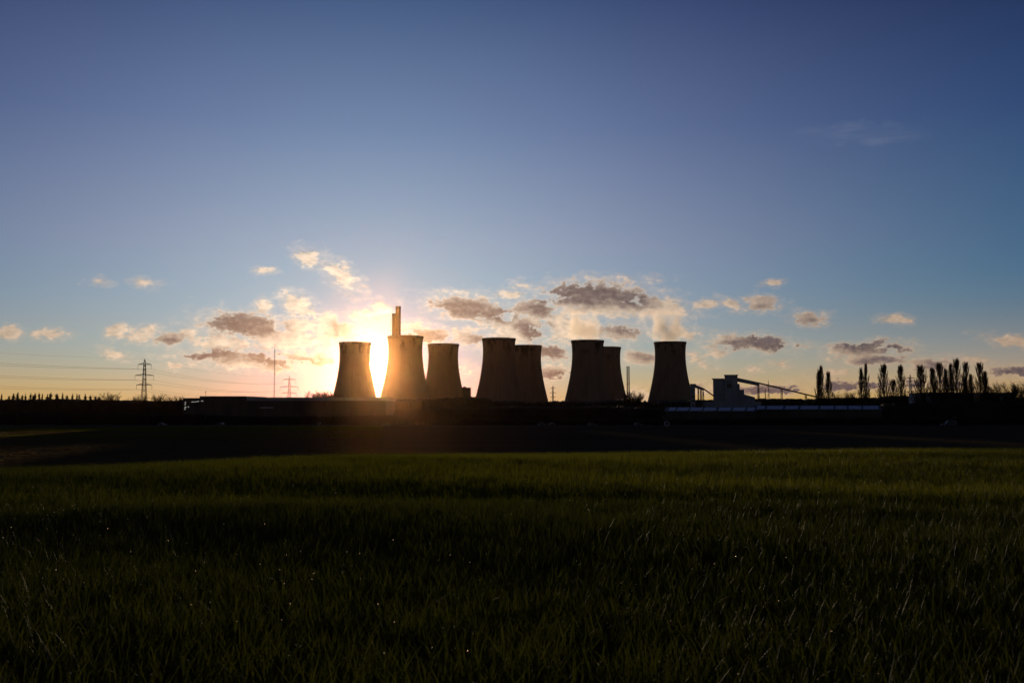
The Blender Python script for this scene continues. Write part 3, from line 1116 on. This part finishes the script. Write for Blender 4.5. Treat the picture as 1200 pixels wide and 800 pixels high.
rt = [round_tree(21), round_tree(22), round_tree(23)]
ROUND = [  # px, top, D, label
    (1174.5, 449.5, 700, 'small round bare tree above the right end of the depot roof'),
    (1195, 450, 690, 'bare tree cut by the right edge of the photo'),
    (1166, 458, 700, 'little bare tree low over the depot roof'),
    (368, 459.5, 800, 'small bare tree over the warehouse roof, furthest left of three'),
    (376, 460.5, 800, 'small bare tree over the warehouse roof, middle of three'),
    (383, 459.8, 800, 'small bare tree over the warehouse roof nearest the leftmost tower'),
    (741, 459, 860, 'bare bush like tree at the foot of the thin flues'),
    (746, 463.5, 860, 'lower bare tree right of the one at the flues'),
    (190, 463, 760, 'small tree sticking up right of the nearest pylon'),
    (992, 459.5, 700, 'round low tree between the broad poplar clump and the double poplar'),
    (165.5, 464.5, 740, 'small dark tree at the foot of the nearest pylon'),
    (126, 461.5, 740, 'taller bushy tree left of the nearest pylon'),
    (205, 464.5, 700, 'low tree just left of the warehouse'),
]
for i, (px, py, D, lab) in enumerate(ROUND):
    o = rt[i] if i < 3 else copy_tree(rt[i % 3])
    hh = Z(py, D) - LOW
    o.location = (X(px, D), D, LOW)
    o.scale = (hh / 9.0 * .9,) * 2 + (hh / 9.0 * .98,)
    o.rotation_euler = (0, 0, random.uniform(0, 6))
    tag(o, lab, 'tree', 'small bare trees on the skyline')


# row of narrow trees on the left skyline
def small_poplar(seed):
    rng = random.Random(seed)
    o = thing('narrow_tree', (0, 0, 0), None, None)
    MB().tube((0, 0, 0), (0, 0, 12.5), .2, .06, 5).build('trunk', M['bark'], o)
    c = MB()
    for _ in range(190):
        t_ = rng.uniform(.25, .97)
        a = rng.uniform(0, 2 * PI)
        rr = (1 - t_) ** .5 * 3.0 * rng.uniform(.2, 1) ** .8
        b_ = Vector((0, 0, 13 * t_ - .6))
        e_ = b_ + Vector((math.cos(a) * rr, math.sin(a) * rr, rng.uniform(.4, 2)))
        c.tube(b_, e_, .14, .07, 3)
    c.build('crown', M['twig'], o)
    return o


sp = [small_poplar(31), small_poplar(32), small_poplar(33)]
sx = [10, 50, 75, 98, 125, 147, 180, 195, 205, 232, 245, 275, 290, 325, 340, 370, 395, 423, 450, 465, 497, 525, 560, 580]
stp = [462, 463, 462.2, 461.5, 463.5, 463, 462, 462.8, 461.6, 461.4, 462, 461.8, 461.6, 461.8, 463.5, 462, 462.5, 462.4, 462, 461.8, 463.2, 462.6, 464, 464.4]
for i, (x_, py) in enumerate(zip(sx, stp)):
    D = 820 + random.uniform(-15, 15)
    x_ += random.uniform(-5, 5)
    py += random.uniform(-.9, 1.2)
    o = sp[i] if i < 3 else copy_tree(sp[i % 3])
    hh = Z(py, D) - LOW
    o.location = (X(x_ / 5, D), D, LOW)
    ws = random.uniform(1.0, 2.0)
    o.scale = (ws, ws, hh / 13.0)
    o.rotation_euler = (0, 0, random.uniform(0, 6))
    tag(o, 'narrow bare tree in the row along the far left skyline', 'tree', 'narrow bare trees along the left skyline')


# woods and hedges that read as one mass
def belt(name, label, cat, stops, D, depth, seed, tuft=1.0, step=1.1):
    """stops: (px, top py). A band of undergrowth with a lacy twig top, standing at distance D"""
    rng = random.Random(seed)
    m = MB()
    px = [s[0] for s in stops]
    py = [s[1] for s in stops]
    x0, x1 = X(px[0], D), X(px[-1], D)
    n = int((x1 - x0) / (step * D / F * 1.5))
    rows = 4
    grid = []
    for i in range(n + 1):
        x = x0 + (x1 - x0) * i / n
        p = 600 + F * x / D
        top = Z(float(np.interp(p, px, py)), D) - LOW
        col = []
        for j in range(rows):
            y = D + depth * j / (rows - 1)
            h_ = max(.4, top * (.86 + .14 * rng.random()) * (1 - .10 * (j == 0)) - .5 * rng.random())
            col.append((x + rng.uniform(-.3, .3), y + rng.uniform(-.5, .5), h_))
        grid.append(col)
    for i in range(n + 1):
        m.v.append((grid[i][0][0], grid[i][0][1] - 1.5, -.3))
        m.v += grid[i]
        m.v.append((grid[i][-1][0], grid[i][-1][1] + 1.5, -.3))
    k = rows + 2
    for i in range(n):
        for j in range(k - 1):
            a = i * k + j
            m.f.append((a, a + k, a + k + 1, a + 1))
    # twigs breaking the outline and the face
    for i in range(n + 1):
        for q in range(5):
            c = grid[i][rng.randrange(rows)]
            L = tuft * rng.uniform(.5, 1.8)
            b_ = Vector((c[0] + rng.uniform(-.8, .8), c[1], c[2] * rng.uniform(.75, 1) - .3))
            e_ = b_ + Vector((rng.uniform(-.6, .6), rng.uniform(-.4, .4), L))
            m.tube(b_, e_, .11, .04, 3)
        for q in range(10):
            c = grid[i][0]
            b_ = Vector((c[0] + rng.uniform(-1.5, 1.5), c[1] - 1.2, c[2] * rng.uniform(0, .97)))
            e_ = b_ + Vector((rng.uniform(-1.3, 1.3), -rng.uniform(.1, 1.6), rng.uniform(-.2, 1.5)))
            m.tube(b_, e_, .16, .05, 3)
    o = m.build(name, M['hedge'], loc=(0, 0, LOW))
    return tag(o, label, cat, kind='stuff')


belt('distant_wood', 'dark far wood along the left skyline', 'wood', [(-160, 466), (0, 467), (60, 466.4), (130, 467.4), (150, 468.5), (200, 468.4), (212, 467), (240, 469)], 760, 40, 41, 1.2)
belt('distant_wood', 'dark far wood at the foot of the cooling towers', 'wood',
     [(380, 468), (440, 467), (500, 466), (540, 464), (549, 463.4), (562, 463.8), (580, 468), (640, 469.2), (650, 468.6), (662, 468.8), (700, 469), (733, 466), (744, 467.8), (752, 468.6), (770, 469), (820, 467.5), (850, 467)], 1150, 50, 42, 1.8)
belt('distant_wood', 'dark far wood along the skyline right of the coal building', 'wood',
     [(868, 467), (880, 466.4), (895, 465.6), (925, 465.8), (960, 466), (1000, 464.8), (1040, 464.5), (1060, 462.5), (1090, 462), (1200, 464.6), (1360, 463)], 980, 50, 43, 1.4)
belt('hedgerow', 'dark tree belt in front of the poplars and depot on the right', 'hedge',
     [(1028, 477), (1040, 472), (1070, 471), (1100, 470), (1160, 469), (1200, 468), (1380, 467)], 585, 14, 44, 1.0)
belt('hedgerow', 'dark hedge along the far field edge on the left', 'hedge',
     [(-170, 484), (0, 481), (60, 483), (110, 480), (160, 483.5), (215, 484), (260, 486), (330, 487), (420, 486), (480, 485)], 512, 6, 45, .8)
belt('hedgerow', 'dark scrub belt before the cooling towers in the middle', 'hedge',
     [(420, 483), (470, 478), (540, 476), (600, 474.5), (660, 475), (720, 474), (775, 477)], 600, 15, 46, 1.0)
belt('hedgerow', 'low hedge along the road on the right', 'hedge',
     [(470, 490.5), (560, 490), (640, 490.4), (700, 489.8), (775, 491), (860, 489.6), (960, 488.5), (1060, 488), (1130, 487.8), (1220, 486), (1400, 485)], 500, 4, 47, .6)


# ------------------------------------------------------------------ vehicles and the ring
def car_proto(name, paint, L, H, estate=False):
    o = thing(name, (0, 0, 0), None, None)
    h = L / 2
    if estate:
        prof_ = [(-h, .42), (-h, .95), (-h * .93, 1.05), (-h * .42, 1.22), (-h * .12, H * .97), (h * .55, H), (h * .93, H * .96), (h * .99, 1.0), (h, .45)]
    else:
        prof_ = [(-h, .42), (-h, .72), (-h * .9, .86), (-h * .45, .96), (-h * .12, H * .96), (h * .25, H), (h * .62, H * .93), (h * .88, 1.02), (h, .92), (h, .42)]
    b = MB().prism([(x, z) for x, z in prof_], -.86, .86)
    ob = b.build('body', paint, o)
    md = ob.modifiers.new('bevel', 'BEVEL')
    md.width = .07
    md.segments = 2
    zb, zt = (1.0 if not estate else 1.2), H * .93
    for s in (-1, 1):
        wq = MB().prism([(-h * .36, zb), (-h * .1, zt), (h * .5, zt), (h * (.78 if not estate else .86), zb)], s * .865 - .012, s * .865 + .012)
        wq.build('side_window', M['glass'], o)
    for sx_ in (-h * .62, h * .6):
        for s in (-1, 1):
            wm = MB()
            n = 20
            for (rr, yy) in ((.33, -.11), (.33, .11)):
                for i in range(n):
                    wm.v.append((rr * math.cos(2 * PI * i / n), yy, rr * math.sin(2 * PI * i / n)))
            wm.f = [(i, (i + 1) % n, n + (i + 1) % n, n + i) for i in range(n)] + [tuple(range(n))[::-1], tuple(range(n, 2 * n))]
            wo_ = wm.build('wheel', M['tyre'], o, loc=(sx_, s * .80, .33))
            rm = MB()
            for (rr, yy) in ((.2, s * .115 - .01), (.2, s * .115 + .01)):
                for i in range(n):
                    rm.v.append((rr * math.cos(2 * PI * i / n), yy, rr * math.sin(2 * PI * i / n)))
            rm.f = [(i, (i + 1) % n, n + (i + 1) % n, n + i) for i in range(n)] + [tuple(range(n))[::-1], tuple(range(n, 2 * n))]
            rm.build('rim', M['rim'], wo_)
    for s in (-1, 1):
        MB().box((-h - .03, s * .62 - .16, .62), (-h + .02, s * .62 + .16, .78)).build('headlight', M['lamp_glass'], o)
    return o


paint_w = material('pale van paint', (.62, .64, .68), (.58, .60, .63), rough=.25, spec=.6)
paint_d = material('dark car paint', (.03, .03, .034), (.026, .026, .03), rough=.25, spec=.6)
paint_g = material('grey car paint', (.06, .062, .07), (.05, .052, .06), rough=.4, spec=.4)


def place(o, px, D, z, rz, lab, cat, group=None):
    o.location = (X(px, D), D, z)
    o.rotation_euler = (0, 0, rz)
    tag(o, lab, cat, group)


v = car_proto('van', paint_g, 7.6, 2.7, True)
Dv = 478
place(v, 1111, Dv, gz(X(1111, Dv), Dv), 0, 'long dark grey van parked at the far field edge on the right, below the poplars', 'van')
c0 = car_proto('car', paint_d, 4.3, 1.45)
c1 = car_proto('car', paint_g, 4.2, 1.48)
CARS = [(c0, 258, 'small dark car glinting below the warehouse wall'), (c1, 694, 'grey car on the road below the right pair of cooling towers'),
        (None, 635, 'left of two dark cars side by side on the road below the middle towers'), (None, 646.5, 'right of two dark cars side by side on the road below the middle towers'),
        (None, 748, 'grey car on the road just left of the pale ring'), (None, 190, 'dark car on the road below the nearest pylon'),
        (None, 371, 'dark car on the road below the leftmost cooling tower'), (None, 452, 'dark car on the road straight below the sun')]
for i, (o, px, lab) in enumerate(CARS):
    if o is None:
        o = copy_tree((c0, c1)[i % 2 if px != 748 else 1])
    D = ROAD_Y + .02 * X(px, ROAD_Y) - 1.5 + (0 if px != 646.5 else .2)
    place(o, px, D, LOW + .02, random.choice((0, PI)) + .02, lab, 'car', 'cars on the road beyond the field')

# pale ring standing at the field edge
D = 470
o = thing('pipe_ring', (X(781.5, D), D, LOW), 'small pale ring with a dark centre below the left end of the sheds', 'pipe ring')
m = MB()
n = 32
for (rr, yy) in ((.95, 0), (.95, .9), (.5, .9), (.5, 0)):
    for i in range(n):
        m.v.append((rr * math.cos(2 * PI * i / n), yy, .93 + rr * math.sin(2 * PI * i / n)))
for j in range(4):
    for i in range(n):
        m.f.append((j * n + i, j * n + (i + 1) % n, ((j + 1) % 4) * n + (i + 1) % n, ((j + 1) % 4) * n + i))
m.build('ring', M['concrete_ring'], o)
m = MB()
m.v = [(.498 * math.cos(2 * PI * i / n), .45, .93 + .498 * math.sin(2 * PI * i / n)) for i in range(n)]
m.v += [(x, .5, z) for x, _, z in m.v]
m.f = [tuple(range(n)), tuple(range(2 * n - 1, n - 1, -1))] + [(i, n + i, n + (i + 1) % n, (i + 1) % n) for i in range(n)]
m.build('end_plate', M['black_void'], o)
o.scale = (1.35, 1.35, 1.35)


# ------------------------------------------------------------------ grass (growing wheat)
def clump(nb, rad, hmin, hmax, wid, seed, segs=5, mat='blade', lean=.5):
    rng = random.Random(seed)
    vs, fs = [], []
    for _ in range(nb):
        a = rng.uniform(0, 2 * PI)
        r = rad * math.sqrt(rng.random())
        x, y = r * math.cos(a), r * math.sin(a)
        h = rng.uniform(hmin, hmax)
        la = rng.uniform(0, 2 * PI)
        ln = rng.uniform(.1, lean) * h
        w0 = wid * rng.uniform(.6, 1.2)
        tw = rng.uniform(0, PI)
        droop = rng.uniform(0, 1) ** 3 * .5
        b = len(vs)
        for i in range(segs + 1):
            t_ = i / segs
            z = h * (t_ - droop * t_ ** 3 * .8)
            o_ = ln * t_ ** 2 * (1 + droop)
            ww = w0 * (1 - t_ ** 2.2) * (.55 + .45 * min(1, t_ * 4)) * .5
            ang = tw + t_ * .6
            cx, cy = x + math.cos(la) * o_, y + math.sin(la) * o_
            vs += [(cx - math.cos(ang) * ww, cy - math.sin(ang) * ww, z), (cx + math.cos(ang) * ww, cy + math.sin(ang) * ww, z)]
        for i in range(segs):
            fs.append((b + 2 * i, b + 2 * i + 1, b + 2 * i + 3, b + 2 * i + 2))
    me = bpy.data.meshes.new('clump')
    me.from_pydata(vs, [], fs)
    me.materials.append(M[mat])
    return bpy.data.objects.new('blade_tuft', me)


def scatter(name, label, cat, pts, scl, protos, sub_mat=None):
    col = bpy.data.collections.new(name + '_sources')
    for p in protos:
        col.objects.link(p)
    me = bpy.data.meshes.new(name)
    me.from_pydata(pts.tolist(), [], [])
    at = me.attributes.new('sc', 'FLOAT', 'POINT')
    at.data.foreach_set('value', scl.astype(np.float32))
    rt_ = me.attributes.new('rz', 'FLOAT_VECTOR', 'POINT')
    rot = np.stack([RNG.normal(0, .09, len(pts)), RNG.normal(0, .09, len(pts)), RNG.uniform(0, 6.283, len(pts))], 1)
    rt_.data.foreach_set('vector', rot.astype(np.float32).ravel())
    o = bpy.data.objects.new(name, me)
    scene.collection.objects.link(o)
    g = bpy.data.node_groups.new(name, 'GeometryNodeTree')
    g.interface.new_socket('Geometry', in_out='INPUT', socket_type='NodeSocketGeometry')
    g.interface.new_socket('Geometry', in_out='OUTPUT', socket_type='NodeSocketGeometry')
    gi = g.nodes.new('NodeGroupInput')
    go = g.nodes.new('NodeGroupOutput')
    ip = g.nodes.new('GeometryNodeInstanceOnPoints')
    ci = g.nodes.new('GeometryNodeCollectionInfo')
    ci.inputs['Collection'].default_value = col
    ci.inputs['Separate Children'].default_value = True
    ci.inputs['Reset Children'].default_value = True
    mp = g.nodes.new('GeometryNodeMeshToPoints')
    a1 = g.nodes.new('GeometryNodeInputNamedAttribute')
    a1.data_type = 'FLOAT'
    a1.inputs['Name'].default_value = 'sc'
    a2 = g.nodes.new('GeometryNodeInputNamedAttribute')
    a2.data_type = 'FLOAT_VECTOR'
    a2.inputs['Name'].default_value = 'rz'
    L = g.links.new
    L(gi.outputs[0], mp.inputs['Mesh'])
    L(mp.outputs[0], ip.inputs['Points'])
    L(ci.outputs[0], ip.inputs['Instance'])
    ip.inputs['Pick Instance'].default_value = True
    L(a2.outputs['Attribute'], ip.inputs['Rotation'])
    L(a1.outputs['Attribute'], ip.inputs['Scale'])
    L(ip.outputs[0], go.inputs[0])
    md = o.modifiers.new('scatter', 'NODES')
    md.node_group = g
    return tag(o, label, cat, kind='stuff')


def wedge(n, r0, r1, half, power=1.0):
    u = RNG.random(n)
    r = np.sqrt(r0 ** 2 + u * (r1 ** 2 - r0 ** 2)) if power == 1 else r0 * (r1 / r0) ** u
    a = RNG.uniform(-half, half, n)
    x, y = r * np.sin(a), r * np.cos(a)
    return x, y


def patchiness(x, y):
    return .5 + .5 * np.sin(y / 1.7 + 1.3 * np.sin(x / 3.7) + .5) * np.sin(x / 4.9 + y / 3.1)


near_p = [clump(14, .11, .18, .41, .0122, 100 + i, 6, lean=.45) for i in range(8)] + [clump(14, .12, .14, .25, .009, 110, 6, lean=.9)]
mid_p = [clump(24, .24, .17, .31, .0095, 120 + i, 4, 'blade_lit') for i in range(6)]
far_p = [clump(60, .95, .18, .30, .05, 130 + i, 3, 'blade_lit') for i in range(5)]
stub_p = [clump(60, .95, .12, .26, .05, 150 + i, 2, 'stubble') for i in range(5)]
xa_, ya_ = wedge(46000, .9, 13, math.radians(62))
xb_, yb_ = wedge(76000, 12.5, 52, math.radians(43))
xc_, yc_ = wedge(70000, 120, 478, math.radians(33))
kc_ = xc_ / yc_ < -.13
xc_, yc_ = xc_[kc_], yc_[kc_]
green_ = (yc_ > 385 + .1 * xc_) | ((yc_ > 300) & (yc_ < 318))
sets = []
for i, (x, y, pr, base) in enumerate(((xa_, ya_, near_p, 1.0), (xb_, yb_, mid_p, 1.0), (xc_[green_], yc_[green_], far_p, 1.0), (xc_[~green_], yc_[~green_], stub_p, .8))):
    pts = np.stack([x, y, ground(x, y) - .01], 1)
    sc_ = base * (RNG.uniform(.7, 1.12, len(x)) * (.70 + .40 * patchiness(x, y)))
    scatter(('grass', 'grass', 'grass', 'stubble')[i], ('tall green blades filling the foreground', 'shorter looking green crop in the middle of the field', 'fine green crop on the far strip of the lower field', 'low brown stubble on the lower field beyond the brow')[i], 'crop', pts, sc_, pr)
xs_, ys_ = wedge(420, 2.2, 14, math.radians(33))
scatter('straw', 'dry reddish stalks scattered among the green blades', 'straw', np.stack([xs_, ys_, ground(xs_, ys_)], 1), RNG.uniform(.7, 1.1, len(xs_)),
        [clump(1, .01, .16, .3, .008, 140 + i, 5, 'stubble', 1.0) for i in range(4)])

# dew drops that catch the sun
dm = bpy.data.materials.new('dew')
dm.use_nodes = True
t = NT(dm.node_tree)
b = t.node('ShaderNodeBsdfPrincipled')
b.inputs['Base Color'].default_value = (.85, .60, .40, 1)
b.inputs['Roughness'].default_value = .24
b.inputs['Metallic'].default_value = .0
b.inputs['Specular IOR Level'].default_value = .9
b.inputs['Transmission Weight'].default_value = 0.9
b.inputs['IOR'].default_value = 1.33
o_ = t.node('ShaderNodeOutputMaterial')
t.l.new(b.outputs[0], o_.inputs[0])
M['dew'] = dm
dd = MB().lathe([(.0001, -1), (.5, -.866), (.866, -.5), (1, 0), (.866, .5), (.5, .866), (.0001, 1)], 10)
dme = bpy.data.meshes.new('drop')
dme.from_pydata([(a * .0024, b_ * .0024, c * .0024) for a, b_, c in dd.v], [], dd.f)
dme.materials.append(dm)
dme.polygons.foreach_set('use_smooth', [True] * len(dme.polygons))
drop = bpy.data.objects.new('drop', dme)
xd, yd = wedge(1100, 2.5, 26, math.radians(31), 2)
kd = RNG.random(1100) < np.where(xd / yd < -.03, .9, .25)
xd, yd = xd[kd], yd[kd]
scatter('dew', 'glinting dew drops on the blade tips', 'dew', np.stack([xd, yd, ground(xd, yd) + RNG.uniform(.2, .31, len(xd))], 1), RNG.uniform(.25, 1.0, len(xd)) ** 1.5 * 1.3 * (1 + yd / 14), [drop])

# ------------------------------------------------------------------ steam and haze
def volume_mat(name, color, density_fn, aniso, dens):
    m = bpy.data.materials.new(name)
    m.use_nodes = True
    t = NT(m.node_tree)
    pv = t.node('ShaderNodeVolumePrincipled')
    pv.inputs['Color'].default_value = color
    pv.inputs['Anisotropy'].default_value = aniso
    if density_fn:
        t.put(pv.inputs['Density'], density_fn(t))
    else:
        pv.inputs['Density'].default_value = dens
    o = t.node('ShaderNodeOutputMaterial')
    t.l.new(pv.outputs[0], o.inputs['Volume'])
    return m


hz = MB().box((-7100, -6100, LOW - 1.2), (7100, 7600, 206)).build('haze', volume_mat('haze', (1.0, .54, .24, 1), None, .965, 7.0e-6))
tag(hz, 'thin warm evening haze over the whole scene', 'haze', kind='stuff')


def plume(label, i, dxy, rad, hgt, dens, seed):
    """steam leaving tower i: an uneven cloud of droplets over the rim, drifting with the wind"""
    x, y, r0 = tower_pos[i]
    lo = (-rad[0], -rad[1], 0)
    hi = (rad[0], rad[1], hgt)
    def fn(t):
        co = t.node('ShaderNodeTexCoord').outputs['Object']
        cx, cy, cz = t.sep(co)
        h = t.m('DIVIDE', cz, hgt)
        q = t.xyz(t.m('SUBTRACT', cx, t.m('MULTIPLY', h, dxy)), cy, 0.0)
        width = t.m('ADD', rad[2], t.m('MULTIPLY', h, rad[3]))
        rr = t.m('DIVIDE', t.v('LENGTH', q), width)
        n = t.noise(t.v('ADD', co, (seed * 31.0, 0, 0)), .045, 5, .6)
        core = t.m('SUBTRACT', t.m('ADD', 1.0, t.m('MULTIPLY', t.m('SUBTRACT', n, .5), 4.2)), rr)
        cap = t.m('MULTIPLY', t.step(h, .0, .04), t.step(h, .35, .98, 1.0, 0.0))
        return t.m('MULTIPLY', t.m('MULTIPLY', t.step(core, .05, .7), cap), dens)
    m = volume_mat('steam', (1.0, .90, .80, 1), fn, .62, 0)
    o = MB().box(lo, hi).build('steam', m, loc=(x, y, LOW + TOWER_H + .3))
    return tag(o, label, 'steam', 'steam over the cooling towers', kind='stuff')


plume('thin steam rising from the rightmost cooling tower', 7, -14, (66, 48, 22, 30), 58, .038, 1)
plume('pale steam drifting off the front tower of the right pair', 5, -22, (66, 48, 20, 26), 54, .035, 2)
plume('bright steam curling from the leftmost cooling tower', 0, -24, (50, 38, 12, 14), 40, .030, 3)
